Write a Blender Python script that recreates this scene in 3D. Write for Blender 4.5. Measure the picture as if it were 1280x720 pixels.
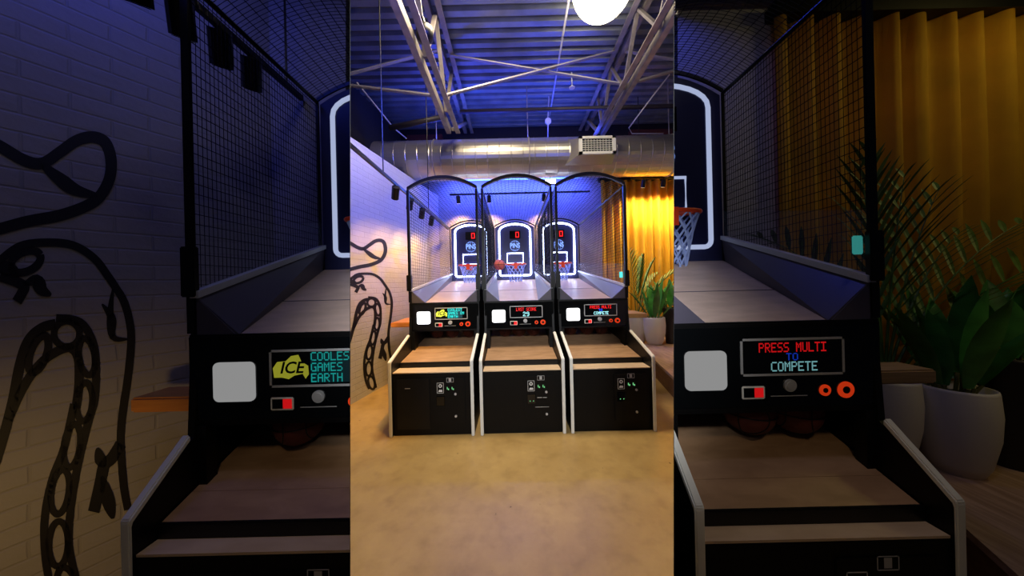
import bpy, bmesh, math, random
from mathutils import Vector, Matrix
random.seed(7)
PI = math.pi
# ---------------------------------------------------------------- camera, world, exposure
for o in list(bpy.data.objects): bpy.data.objects.remove(o)
S = bpy.context.scene
C = S.collection
FPX = 360.0; EYE = Vector((0, 0, 1.43)); HOR = 355.0; ROLL = math.radians(1.35)
R_ = Vector((math.cos(ROLL), 0, -math.sin(ROLL)))
U_ = Vector((math.sin(ROLL), 0, math.cos(ROLL)))
F_ = Vector((0, 1, 0))
cd = bpy.data.cameras.new('camera'); cam = bpy.data.objects.new('camera', cd); C.objects.link(cam)
cd.sensor_width = 36; cd.sensor_fit = 'HORIZONTAL'; cd.lens = 36 * FPX / 1280
cd.shift_y = (HOR - 360) / 1280; cd.clip_start = .02; cd.clip_end = 60
M = Matrix.Identity(4)
for i, v in enumerate((R_, U_, -F_)):
    for k in range(3): M[k][i] = v[k]
M.translation = EYE; cam.matrix_world = M
S.camera = cam
w = bpy.data.worlds.new('World'); S.world = w; w.use_nodes = True
w.node_tree.nodes['Background'].inputs[0].default_value = (.35, .38, .6, 1)
w.node_tree.nodes['Background'].inputs[1].default_value = .012
S.view_settings.view_transform = 'Standard'; S.view_settings.look = 'None'
S.view_settings.gamma = 1; S.view_settings.use_curve_mapping = False
S.view_settings.exposure = 0.0
NEAR = 1 / 3.168                                   # side bays are that much shallower

def lin(c):
    return tuple((v / 12.92 if v <= .04045 else ((v + .055) / 1.055) ** 2.4) for v in (x / 255 for x in c))
def lamp(name, kind, loc, power, col, aim=None, size=.3, sy=None, spot=None, blend=.6):
    l = bpy.data.lights.new(name, kind); o = bpy.data.objects.new(name, l); C.objects.link(o)
    l.energy = power; l.color = lin(col)
    if kind == 'AREA':
        l.size = size
        if sy: l.shape = 'RECTANGLE'; l.size_y = sy
    else: l.shadow_soft_size = size
    if kind == 'SPOT': l.spot_size = math.radians(spot or 60); l.spot_blend = blend
    o.location = loc
    if aim is not None:
        o.rotation_euler = (Vector(aim) - Vector(loc)).to_track_quat('-Z', 'Y').to_euler()
    return o
WARM = (255, 214, 140); AMBER = (255, 196, 96); BLUE = (60, 80, 255); WHITE = (255, 244, 226)
# lit centre of the room
lamp('added_blue_duct_light', 'AREA', (.15, 5.72, 3.27), 40, (60, 110, 255), (.15, 5.25, 3.62), 2.4, .03)  # added lamp by the rear track, tints the duct's underside blue
lamp('added_front_fill', 'SPOT', (0, -.7, 2.4), 340, (242, 246, 250), (.08, 3.0, .78), .12, spot=52, blend=1)  # added fill behind the camera, lifts the machine fronts
lamp('added_floor_fill', 'AREA', (-.3, 2.9, 4.92), 150, (255, 234, 198), (-.1, 2.9, 0), 1.4, .6)  # added lamp above the view, brightens floor and machines
lamp('unseen_blue_uplight', 'AREA', (-.9, 1.9, 3.75), 9, (85, 105, 255), (-.5, 4.4, 5.4), .9, .4)  # added unseen lamp above the view, washes the front deck blue
lamp('unseen_blue_uplight', 'AREA', (1.1, 1.9, 3.75), 9, (85, 105, 255), (.8, 4.4, 5.4), .9, .4)  # its twin on the right, likewise added out of view
lamp('unseen_blue_uplight', 'AREA', (-.9, 5.25, 4.1), 24, BLUE, (-.9, 5.0, 5), 1.4, .2)  # added lamp hidden over the duct, tints the rear deck blue
lamp('unseen_blue_uplight', 'AREA', (.9, 5.25, 4.1), 24, BLUE, (.9, 5.0, 5), 1.4, .2)  # second added lamp hidden over the duct
lamp('unseen_blue_wall_fill', 'AREA', (0.1, 5.78, 3.6), 110, BLUE, (0.1, 6.15, 2.4), 2.8, .1)  # unseen lamp tucked behind the duct, added to colour the back wall
lamp('added_blue_wall_spot', 'SPOT', (-.2, 2.0, 3.9), 600, (70, 90, 255), (-1.95, 3.9, 2.8), size=.08, spot=62, blend=.9)  # added out-of-view spot for the blue on the upper left wall
lamp('added_amber_wall_spot', 'SPOT', (-.3, 1.9, 3.6), 420, AMBER, (-1.95, 3.75, .25), size=.08, spot=48, blend=1)  # added out-of-view spot warming the lower left wall and floor

# ---------------------------------------------------------------- materials
def nodes(name):
    m = bpy.data.materials.new(name); m.use_nodes = True
    return m, m.node_tree, m.node_tree.nodes['Principled BSDF']
def mat(name, col, rough=.5, metal=0, emit=None, es=0, bump=0, bs=30, var=0, vs=4, alpha=1, trans=0, coat=0, spec=.5):
    m, t, b = nodes(name)
    b.inputs['Base Color'].default_value = (*lin(col), 1)
    b.inputs['Roughness'].default_value = rough; b.inputs['Metallic'].default_value = metal
    if emit: b.inputs['Emission Color'].default_value = (*lin(emit), 1); b.inputs['Emission Strength'].default_value = es
    if trans: b.inputs['Transmission Weight'].default_value = trans
    b.inputs['Specular IOR Level'].default_value = spec
    if coat: b.inputs['Coat Weight'].default_value = coat
    if alpha < 1: b.inputs['Alpha'].default_value = alpha
    if bump or var:
        tc = t.nodes.new('ShaderNodeTexCoord'); n = t.nodes.new('ShaderNodeTexNoise')
        t.links.new(tc.outputs['Object'], n.inputs['Vector'])
        n.inputs['Scale'].default_value = bs if bump else vs; n.inputs['Detail'].default_value = 6
        if var:
            n2 = t.nodes.new('ShaderNodeTexNoise'); n2.inputs['Scale'].default_value = vs; n2.inputs['Detail'].default_value = 8
            t.links.new(tc.outputs['Object'], n2.inputs['Vector'])
            r = t.nodes.new('ShaderNodeValToRGB')
            r.color_ramp.elements[0].position = .3; r.color_ramp.elements[1].position = .7
            r.color_ramp.elements[0].color = (*lin([max(0, c * (1 - var)) for c in col]), 1)
            r.color_ramp.elements[1].color = (*lin([min(255, c * (1 + var)) for c in col]), 1)
            t.links.new(n2.outputs['Fac'], r.inputs['Fac']); t.links.new(r.outputs['Color'], b.inputs['Base Color'])
        if bump:
            bp = t.nodes.new('ShaderNodeBump'); bp.inputs['Strength'].default_value = bump; bp.inputs['Distance'].default_value = .01
            t.links.new(n.outputs['Fac'], bp.inputs['Height']); t.links.new(bp.outputs['Normal'], b.inputs['Normal'])
    return m
def brick_mat(name, col, scale=1.0):
    m, t, b = nodes(name); N = t.nodes; L = t.links
    tc = N.new('ShaderNodeTexCoord'); sx = N.new('ShaderNodeSeparateXYZ'); cx = N.new('ShaderNodeCombineXYZ')
    L.new(tc.outputs['Object'], sx.inputs[0]); L.new(sx.outputs['X'], cx.inputs['X']); L.new(sx.outputs['Z'], cx.inputs['Y'])
    nz = N.new('ShaderNodeTexNoise'); nz.inputs['Scale'].default_value = 3.5; nz.inputs['Detail'].default_value = 4
    L.new(cx.outputs[0], nz.inputs['Vector'])
    ad = N.new('ShaderNodeMixRGB'); ad.blend_type = 'ADD'; ad.inputs['Fac'].default_value = .02
    L.new(cx.outputs[0], ad.inputs['Color1']); L.new(nz.outputs['Color'], ad.inputs['Color2'])
    br = N.new('ShaderNodeTexBrick'); br.inputs['Scale'].default_value = 1
    br.inputs['Brick Width'].default_value = .22 * scale; br.inputs['Row Height'].default_value = .075
    br.inputs['Mortar Size'].default_value = .006; br.inputs['Mortar Smooth'].default_value = .6
    c = lin(col)
    br.inputs['Color1'].default_value = (*c, 1); br.inputs['Color2'].default_value = (*[v * .96 for v in c], 1)
    br.inputs['Mortar'].default_value = (*[v * .88 for v in c], 1)
    L.new(ad.outputs['Color'], br.inputs['Vector'])
    L.new(br.outputs['Color'], b.inputs['Base Color']); b.inputs['Roughness'].default_value = .7
    n2 = N.new('ShaderNodeTexNoise'); n2.inputs['Scale'].default_value = 14; n2.inputs['Detail'].default_value = 5
    L.new(cx.outputs[0], n2.inputs['Vector'])
    mx = N.new('ShaderNodeMath'); mx.operation = 'MULTIPLY_ADD'; mx.inputs[1].default_value = -1.0
    L.new(br.outputs['Fac'], mx.inputs[0]); L.new(n2.outputs['Fac'], mx.inputs[2])
    bp = N.new('ShaderNodeBump'); bp.inputs['Strength'].default_value = .35; bp.inputs['Distance'].default_value = .012
    L.new(mx.outputs[0], bp.inputs['Height']); L.new(bp.outputs['Normal'], b.inputs['Normal'])
    return m
def wood_mat(name, c1, c2, rough=.45, sc=(1, 14, 14)):
    m, t, b = nodes(name); N = t.nodes; L = t.links
    tc = N.new('ShaderNodeTexCoord'); mp = N.new('ShaderNodeMapping'); mp.inputs['Scale'].default_value = sc
    n = N.new('ShaderNodeTexNoise'); n.inputs['Scale'].default_value = 3; n.inputs['Detail'].default_value = 8; n.inputs['Distortion'].default_value = .6
    r = N.new('ShaderNodeValToRGB'); r.color_ramp.elements[0].color = (*lin(c1), 1); r.color_ramp.elements[1].color = (*lin(c2), 1)
    r.color_ramp.elements[0].position = .35; r.color_ramp.elements[1].position = .65
    L.new(tc.outputs['Object'], mp.inputs[0]); L.new(mp.outputs[0], n.inputs['Vector']); L.new(n.outputs['Fac'], r.inputs['Fac'])
    L.new(r.outputs['Color'], b.inputs['Base Color']); b.inputs['Roughness'].default_value = rough
    return m
def concrete_mat():
    m, t, b = nodes('polished concrete'); N = t.nodes; L = t.links
    tc = N.new('ShaderNodeTexCoord')
    n = N.new('ShaderNodeTexNoise'); n.inputs['Scale'].default_value = 1.6; n.inputs['Detail'].default_value = 9; n.inputs['Roughness'].default_value = .65
    n2 = N.new('ShaderNodeTexNoise'); n2.inputs['Scale'].default_value = 9; n2.inputs['Detail'].default_value = 8
    r = N.new('ShaderNodeValToRGB'); e = r.color_ramp.elements
    e[0].position = .33; e[0].color = (*lin((168, 136, 82)), 1); e[1].position = .66; e[1].color = (*lin((196, 163, 104)), 1)
    r2 = N.new('ShaderNodeValToRGB'); e = r2.color_ramp.elements
    e[0].position = .25; e[0].color = (.80, .78, .75, 1); e[1].position = .5; e[1].color = (1, 1, 1, 1)
    mx = N.new('ShaderNodeMixRGB'); mx.blend_type = 'MULTIPLY'; mx.inputs['Fac'].default_value = .8
    for q in (n, n2): L.new(tc.outputs['Object'], q.inputs['Vector'])
    L.new(n.outputs['Fac'], r.inputs['Fac']); L.new(n2.outputs['Fac'], r2.inputs['Fac'])
    L.new(r.outputs['Color'], mx.inputs['Color1']); L.new(r2.outputs['Color'], mx.inputs['Color2'])
    n3 = N.new('ShaderNodeTexNoise'); n3.inputs['Scale'].default_value = 17; n3.inputs['Detail'].default_value = 3
    L.new(tc.outputs['Object'], n3.inputs['Vector'])
    r4 = N.new('ShaderNodeValToRGB'); e = r4.color_ramp.elements
    e[0].position = .73; e[0].color = (1, 1, 1, 1); e[1].position = .77; e[1].color = (.25, .2, .15, 1)
    L.new(n3.outputs['Fac'], r4.inputs['Fac'])
    m2 = N.new('ShaderNodeMixRGB'); m2.blend_type = 'MULTIPLY'; m2.inputs['Fac'].default_value = 1
    L.new(mx.outputs['Color'], m2.inputs['Color1']); L.new(r4.outputs['Color'], m2.inputs['Color2'])
    L.new(m2.outputs['Color'], b.inputs['Base Color'])
    r3 = N.new('ShaderNodeMapRange'); r3.inputs['To Min'].default_value = .28; r3.inputs['To Max'].default_value = .5
    L.new(n.outputs['Fac'], r3.inputs['Value']); L.new(r3.outputs[0], b.inputs['Roughness'])
    return m
m_black = mat('black laminate', (12, 12, 14), .45, spec=.3)
m_panel = mat('black panel', (11, 10, 10), .55, spec=.2, bump=.05, bs=200)
m_frame = mat('black steel', (14, 14, 17), .4, .3)
m_wire = mat('black wire', (20, 20, 28), .7, spec=.15)
m_trim = mat('white edge trim', (240, 240, 234), .4)
m_ramp = wood_mat('tan ramp board', (172, 134, 100), (194, 154, 118), .45, (2, 6, 6))
m_field = wood_mat('pale playfield board', (190, 165, 150), (206, 180, 165), .4, (2, 6, 6))
m_strip = wood_mat('pale tray board', (214, 184, 150), (228, 200, 168), .5, (2, 6, 6))
m_board = mat('grey side board', (88, 84, 100), .35)
m_rail = mat('pale rail edge', (200, 205, 220), .3)
m_bb = mat('navy backboard', (34, 38, 84), .35)
m_bbsur = mat('dark blue backboard surround', (44, 48, 92), .5)
m_acry = mat('clear acrylic', (150, 165, 200), .4, alpha=.06, spec=.2)
m_glossblack = mat('glossy black plate', (12, 14, 16), .12)
m_orange = mat('orange rim steel', (235, 70, 30), .4, emit=(235, 60, 20), es=0)
m_net = mat('blue white net cord', (170, 192, 255), .7)
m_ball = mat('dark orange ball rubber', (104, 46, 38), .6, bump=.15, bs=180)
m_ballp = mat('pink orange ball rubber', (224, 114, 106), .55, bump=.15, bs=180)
m_seam = mat('black ball seam', (20, 12, 12), .6)
m_chrome = mat('chrome lock', (205, 205, 208), .3, .3)
m_grey = mat('grey knob', (205, 207, 210), .35, .3)
m_btn = mat('orange button plastic', (220, 70, 30), .3, emit=(230, 60, 20), es=.5)
m_decal = mat('white decal print', (225, 225, 225), .5)
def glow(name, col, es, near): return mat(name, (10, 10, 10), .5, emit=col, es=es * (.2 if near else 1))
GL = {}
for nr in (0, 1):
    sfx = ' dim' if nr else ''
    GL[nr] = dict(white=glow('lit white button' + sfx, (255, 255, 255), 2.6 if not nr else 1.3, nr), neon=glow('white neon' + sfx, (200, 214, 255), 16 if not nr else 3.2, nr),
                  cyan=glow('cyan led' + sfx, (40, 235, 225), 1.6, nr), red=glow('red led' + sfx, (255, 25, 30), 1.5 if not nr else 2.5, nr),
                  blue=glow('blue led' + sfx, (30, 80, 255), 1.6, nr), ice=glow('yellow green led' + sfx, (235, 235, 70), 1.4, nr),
                  ltb=glow('pale cyan led' + sfx, (170, 250, 255), 1.6, nr), logo=glow('glowing pale blue print' + sfx, (130, 165, 255), 1.8, nr),  # logo print is given a glow so it reads brighter
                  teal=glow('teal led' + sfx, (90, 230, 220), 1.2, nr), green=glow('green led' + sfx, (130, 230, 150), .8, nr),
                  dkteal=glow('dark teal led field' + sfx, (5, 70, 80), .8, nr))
m_white_brick = brick_mat('white painted brick', (178, 174, 170))
m_dark_wall = mat('dark painted wall', (28, 28, 44), .8, bump=.2, bs=20)
m_red_brick = brick_mat('dark red brick', (92, 40, 48))
m_mural = mat('black mural paint', (20, 18, 22), .6)
m_deck = mat('galvanised roof deck', (118, 124, 134), .4, .25, var=.12, vs=3)
m_steel = mat('pale painted joist steel', (128, 121, 118), .55, .1, bump=.1, bs=40, var=.12, vs=9)
m_steeld = mat('grey brace steel', (138, 134, 140), .5, .2)
m_duct = mat('spiral duct metal', (188, 184, 172), .3, .85, bump=.05, bs=12)
m_vent = mat('white vent paint', (215, 218, 208), .5)
m_slat = mat('dark vent gap', (45, 48, 44), .6)
m_pipe = mat('dark sprinkler pipe', (42, 38, 50), .5, .2)
m_conduit = mat('pale conduit', (190, 190, 205), .4, .2)
m_curtain = mat('mustard velvet', (240, 188, 58), .85, bump=.08, bs=60, var=.08, vs=2)
m_pot = mat('off white ceramic', (205, 200, 190), .55, bump=.1, bs=50)
m_potb = mat('matt black pot', (26, 26, 30), .5)
m_soil = mat('brown soil', (60, 44, 32), .9, bump=.8, bs=40)
m_leaf = mat('dark green leaf', (62, 128, 54), .4, var=.25, vs=7)
m_palm = mat('palm green', (70, 106, 44), .5, var=.25, vs=9)
m_stem = mat('palm stem', (110, 110, 60), .7)
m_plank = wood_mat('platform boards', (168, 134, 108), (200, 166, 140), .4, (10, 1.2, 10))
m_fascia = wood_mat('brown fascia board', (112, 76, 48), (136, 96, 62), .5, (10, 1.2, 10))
m_ledge = wood_mat('orange ledge wood', (205, 130, 60), (228, 152, 78), .4)
m_ledgep = wood_mat('pale ledge wood', (190, 152, 100), (214, 176, 120), .4)
m_globe = mat('lit opal globe', (255, 250, 235), .4, emit=(255, 240, 200), es=7)
m_lens = mat('lit spotlight lens', (255, 240, 200), .4, emit=(255, 220, 150), es=1.5)
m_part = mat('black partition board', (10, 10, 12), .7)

# ---------------------------------------------------------------- mesh helpers
def box(bm, x0, x1, y0, y1, z0, z1, bev=0):
    vs = [bm.verts.new((x, y, z)) for x in (x0, x1) for y in (y0, y1) for z in (z0, z1)]
    fs = [bm.faces.new([vs[i] for i in q]) for q in ((0, 1, 3, 2), (4, 6, 7, 5), (0, 4, 5, 1), (2, 3, 7, 6), (0, 2, 6, 4), (1, 5, 7, 3))]
    if bev:
        es = list({e for f in fs for e in f.edges})
        bmesh.ops.bevel(bm, geom=es, offset=bev, segments=2, affect='EDGES')
    return bm
def nb(): return bmesh.new()
def boxbm(*a, **k): return box(nb(), *a, **k)
def tube(bm, pts, r, n=8, cap=True, closed=False):
    pts = [Vector(p) for p in pts]; rings = []; m = len(pts)
    up = None
    for i, p in enumerate(pts):
        if closed: d = pts[(i + 1) % m] - pts[i - 1]
        else: d = pts[min(i + 1, m - 1)] - pts[max(i - 1, 0)]
        d.normalize()
        if up is None:
            a = Vector((0, 0, 1)) if abs(d.z) < .9 else Vector((1, 0, 0))
            up = (a - d * a.dot(d)).normalized()
        else: up = (up - d * up.dot(d)).normalized()
        s = d.cross(up); rr = r[i] if isinstance(r, (list, tuple)) else r
        rings.append([bm.verts.new(p + (up * math.cos(2 * PI * (k + .5) / n) + s * math.sin(2 * PI * (k + .5) / n)) * rr) for k in range(n)])
    for i in range(m if closed else m - 1):
        a, b = rings[i], rings[(i + 1) % m]
        for k in range(n): bm.faces.new((a[k], a[(k + 1) % n], b[(k + 1) % n], b[k]))
    if cap and not closed: bm.faces.new(rings[0][::-1]); bm.faces.new(rings[-1])
    return bm
def prism(bm, poly, f, t0, t1):
    """poly 2d, f(u,v,t)->3d"""
    a = [bm.verts.new(f(u, v, t0)) for u, v in poly]; b = [bm.verts.new(f(u, v, t1)) for u, v in poly]
    bm.faces.new(a); bm.faces.new(b[::-1]); n = len(poly)
    for i in range(n): bm.faces.new((a[i], b[i], b[(i + 1) % n], a[(i + 1) % n]))
    return bm
def lathe(bm, prof, n=32, c=(0, 0, 0), cap=True):
    rings = [[bm.verts.new((c[0] + r * math.cos(2 * PI * k / n), c[1] + r * math.sin(2 * PI * k / n), c[2] + z)) for k in range(n)] for r, z in prof]
    for a, b in zip(rings, rings[1:]):
        for k in range(n): bm.faces.new((a[k], a[(k + 1) % n], b[(k + 1) % n], b[k]))
    if cap: bm.faces.new(rings[0][::-1]); bm.faces.new(rings[-1])
    return bm
def disc(bm, x, y, z, r, d, n=20):
    """short cylinder facing -y"""
    return prism(bm, [(r * math.cos(2 * PI * k / n), r * math.sin(2 * PI * k / n)) for k in range(n)], lambda u, v, t: (x + u, y + t, z + v), 0, -d)
def rrect(w_, h_, r, n=5):
    p = []
    for cx, cy, a0 in ((w_ / 2 - r, h_ / 2 - r, 0), (-w_ / 2 + r, h_ / 2 - r, 90), (-w_ / 2 + r, -h_ / 2 + r, 180), (w_ / 2 - r, -h_ / 2 + r, 270)):
        for k in range(n + 1):
            a = math.radians(a0 + 90 * k / n); p.append((cx + r * math.cos(a), cy + r * math.sin(a)))
    return p
XF = [None]                                        # optional vertex transform + clip for the shallow machines
SMOOTH = set()
def obj(name, bm, m, parent=None, smooth=False, world=False):
    if XF[0]:
        fn, plane = XF[0]
        for v in bm.verts: v.co = fn(v.co)
        if plane:
            co, no = plane
            g = bm.verts[:] + bm.edges[:] + bm.faces[:]
            r = bmesh.ops.bisect_plane(bm, geom=g, plane_co=co, plane_no=no, clear_outer=True, dist=1e-6)
            ed = [e for e in r['geom_cut'] if isinstance(e, bmesh.types.BMEdge)]
            if ed and name not in ('cage_mesh', 'net'):
                try: bmesh.ops.holes_fill(bm, edges=ed)
                except Exception: pass
        if not bm.faces: bm.free(); return None
    bmesh.ops.recalc_face_normals(bm, faces=bm.faces)
    me = bpy.data.meshes.new(name); bm.to_mesh(me); bm.free()
    if m: me.materials.append(m)
    if smooth:
        for p in me.polygons: p.use_smooth = True
    o = bpy.data.objects.new(name, me); C.objects.link(o)
    if parent: o.parent = parent
    return o
def thing(name, label, cat, loc=(0, 0, 0), rz=0, group=None):
    o = bpy.data.objects.new(name, None); C.objects.link(o); o.location = loc; o.rotation_euler = (0, 0, rz)
    return tag(o, label, cat, group)
def tag(o, label, cat, group=None):
    o['label'] = label; o['category'] = cat
    if group: o['group'] = group
    return o
def struct(name, bm, m):
    o = obj(name, bm, m); o['kind'] = 'structure'; return o
def W(px, py, Z):
    """photograph pixel at depth Z -> point in the room"""
    return EYE + Z * (F_ + R_ * ((px - 640) / FPX) + U_ * ((HOR - py) / FPX))
FONT = {'A': '01110100011000111111100011000110001', 'C': '01111100001000010000100001000001111', 'E': '11111100001000011110100001000011111',
        'G': '01111100001000010011100011000101111', 'H': '10001100011000111111100011000110001', 'I': '11111001000010000100001000010011111',
        'L': '10000100001000010000100001000011111', 'M': '10001110111010110101100011000110001', 'N': '10001110011010110011100011000110001',
        'O': '01110100011000110001100011000101110', 'P': '11110100011000111110100001000010000', 'R': '11110100011000111110101001001010001',
        'S': '01111100001000001110000010000111110', 'T': '11111001000010000100001000010000100', 'U': '10001100011000110001100011000101110',
        '2': '01110100010000100110010001000011111', '9': '01110100011000101111000010000101110', '0': '01110100011000110001100011000101110'}
def pixtext(s, x, y, z, h, wid=None):
    """LED dot lettering centred at x,z facing -y"""
    bm = nb(); ph = h / 7; total = len(s) * 6 - 1; pw = (wid / total) if wid else ph
    for i, ch in enumerate(s):
        g = FONT.get(ch)
        if not g: continue
        for k, b in enumerate(g):
            if b == '1':
                cx = x - total * pw / 2 + (i * 6 + k % 5) * pw; cz = z + h / 2 - (k // 5 + 1) * ph
                box(bm, cx, cx + pw * .92, y - .002, y, cz, cz + ph * .92)
    return bm
def words(s, x, y, z, h, wid, m, parent):
    total = len(s) * 6 - 1; pw = wid / total; i = 0
    for wd in s.split(' '):
        n = len(wd) * 6 - 1; cx = x - wid / 2 + (i * 6 + n / 2) * pw
        obj('screen_text', pixtext(wd, cx, y, z, h, n * pw), m, parent); i += len(wd) + 1
def textbm(s, x, y, z, size, shear=0, ext=.002, sx=1):
    cu = bpy.data.curves.new('t', 'FONT'); cu.body = s; cu.size = size; cu.align_x = 'CENTER'; cu.align_y = 'CENTER'
    cu.extrude = ext; cu.shear = shear; cu.offset = size * .02; cu.resolution_u = 3
    o = bpy.data.objects.new('t', cu); C.objects.link(o)
    me = bpy.data.meshes.new_from_object(o.evaluated_get(bpy.context.evaluated_depsgraph_get()))
    bm = nb(); bm.from_mesh(me)
    for v in bm.verts: v.co = Vector((x + v.co.x * sx, y - v.co.z, z + v.co.y))
    bpy.data.objects.remove(o); bpy.data.curves.remove(cu); bpy.data.meshes.remove(me)
    return bm

# ---------------------------------------------------------------- the room shell
struct('floor', boxbm(-4.6, 4.6, -1.0, 6.6, -.1, 0), concrete_mat())
def wall(name, a, b, z0, z1, m, th=.1, side=1):
    """wall from a to b (x,y); thickness goes to the given side; local x runs along it"""
    a = Vector((*a, 0)); b = Vector((*b, 0)); d = b - a; L = d.length
    o = struct(name, boxbm(0, L, min(0, side * th), max(0, side * th), z0, z1), m)
    o.location = a; o.rotation_euler = (0, 0, math.atan2(d.y, d.x)); return o
LA, LB = (-2.01 - .19 * 1.3, 2.22), (-2.01 + .19 * 2.58, 6.10)
wall('wall_left', LA, LB, 0, 3.33, m_white_brick)
wall('wall_left_upper', (LA[0] - .95, LA[1]), (LB[0] - .95, LB[1] + .6), 3.0, 5.1, m_dark_wall)
wall('wall_back', (-2.6, 6.10), (4.4, 6.10), 0, 3.75, m_white_brick)
wall('wall_back_upper', (-2.6, 6.62), (4.4, 6.62), 3.3, 5.1, m_dark_wall)
wall('wall_right', (4.3, 6.2), (4.3, 2.25), 0, 5.1, m_white_brick)
# corrugated roof deck
bm = nb(); prof = []; y = 1.2; pitch = .17
while y < 6.8:
    prof += [(y, 5.0), (y + .085, 5.0), (y + .105, 5.055), (y + .150, 5.055)]; y += pitch
lo = [(bm.verts.new((-4.4, a, b)), bm.verts.new((4.4, a, b))) for a, b in prof]
for p, q in zip(lo, lo[1:]): bm.faces.new((p[0], p[1], q[1], q[0]))
for v in bm.verts: v.co.x = v.co.x
struct('ceiling', bm, m_deck)
# brick piers under the deck at the back
for i, (x0, x1) in enumerate(((-2.3, -1.5), (2.75, 3.7))):
    struct('trim_%d' % (i + 1), boxbm(x0, x1, 6.5, 6.62, 4.55, 4.85), m_red_brick)
# side bays: partition, back, added light-blocking roof, outer side
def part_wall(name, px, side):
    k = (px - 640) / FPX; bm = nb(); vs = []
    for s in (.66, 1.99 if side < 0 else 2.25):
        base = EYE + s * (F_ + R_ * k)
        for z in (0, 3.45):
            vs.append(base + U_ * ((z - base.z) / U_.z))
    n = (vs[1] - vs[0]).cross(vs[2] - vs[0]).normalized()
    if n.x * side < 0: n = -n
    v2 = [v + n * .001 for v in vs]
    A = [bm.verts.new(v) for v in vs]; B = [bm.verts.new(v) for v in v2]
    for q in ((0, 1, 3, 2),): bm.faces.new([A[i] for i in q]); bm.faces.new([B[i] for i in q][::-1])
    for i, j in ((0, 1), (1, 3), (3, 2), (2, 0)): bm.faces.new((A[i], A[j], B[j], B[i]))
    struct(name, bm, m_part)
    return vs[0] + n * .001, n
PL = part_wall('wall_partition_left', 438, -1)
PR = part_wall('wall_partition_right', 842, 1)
SL = .19 * 3.168
NLA = (-2.01 - SL * .50, 1.11 - .50); NLB = (-2.01 + SL * .80, 1.11 + .80)
wall('wall_near_left', NLA, NLB, 0, 3.42, m_white_brick)
def bay_back(name, px, xo, y):
    k = (px - 640) / FPX; base = EYE + y * (F_ + R_ * k)
    X = lambda z: (base + U_ * ((z - base.z) / U_.z)).x
    struct(name, prism(nb(), [(X(0), 0), (X(3.44), 3.44), (xo, 3.44), (xo, 0)], lambda u, v, t: (u, t, v), y - .05, y), m_white_brick)
bay_back('wall_near_left_back', 437.6, -1.62, 1.93)
bay_back('wall_near_right_back', 842.4, 4.3, 2.20)
wall('wall_near_right', (4.3, 2.24), (4.3, .4), 0, 3.45, m_white_brick)
def bay_light_block(name, px, xo, y0, y1):
    k = (px - 640) / FPX
    def X(s): base = EYE + s * (F_ + R_ * k); return (base + U_ * ((3.46 - base.z) / U_.z)).x
    struct(name, prism(nb(), [(X(y0), y0), (X(y1), y1), (xo, y1), (xo, y0)], lambda u, v, h: (u, v, h), 3.455, 3.51), m_dark_wall)
bay_light_block('ceiling_light_block_left', 436, -2.6, .45, 2.0)  # unseen low roof added to keep the room's light out of the bay
bay_light_block('ceiling_light_block_right', 844, 4.35, .45, 2.24)  # same added light block over the right bay

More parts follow.
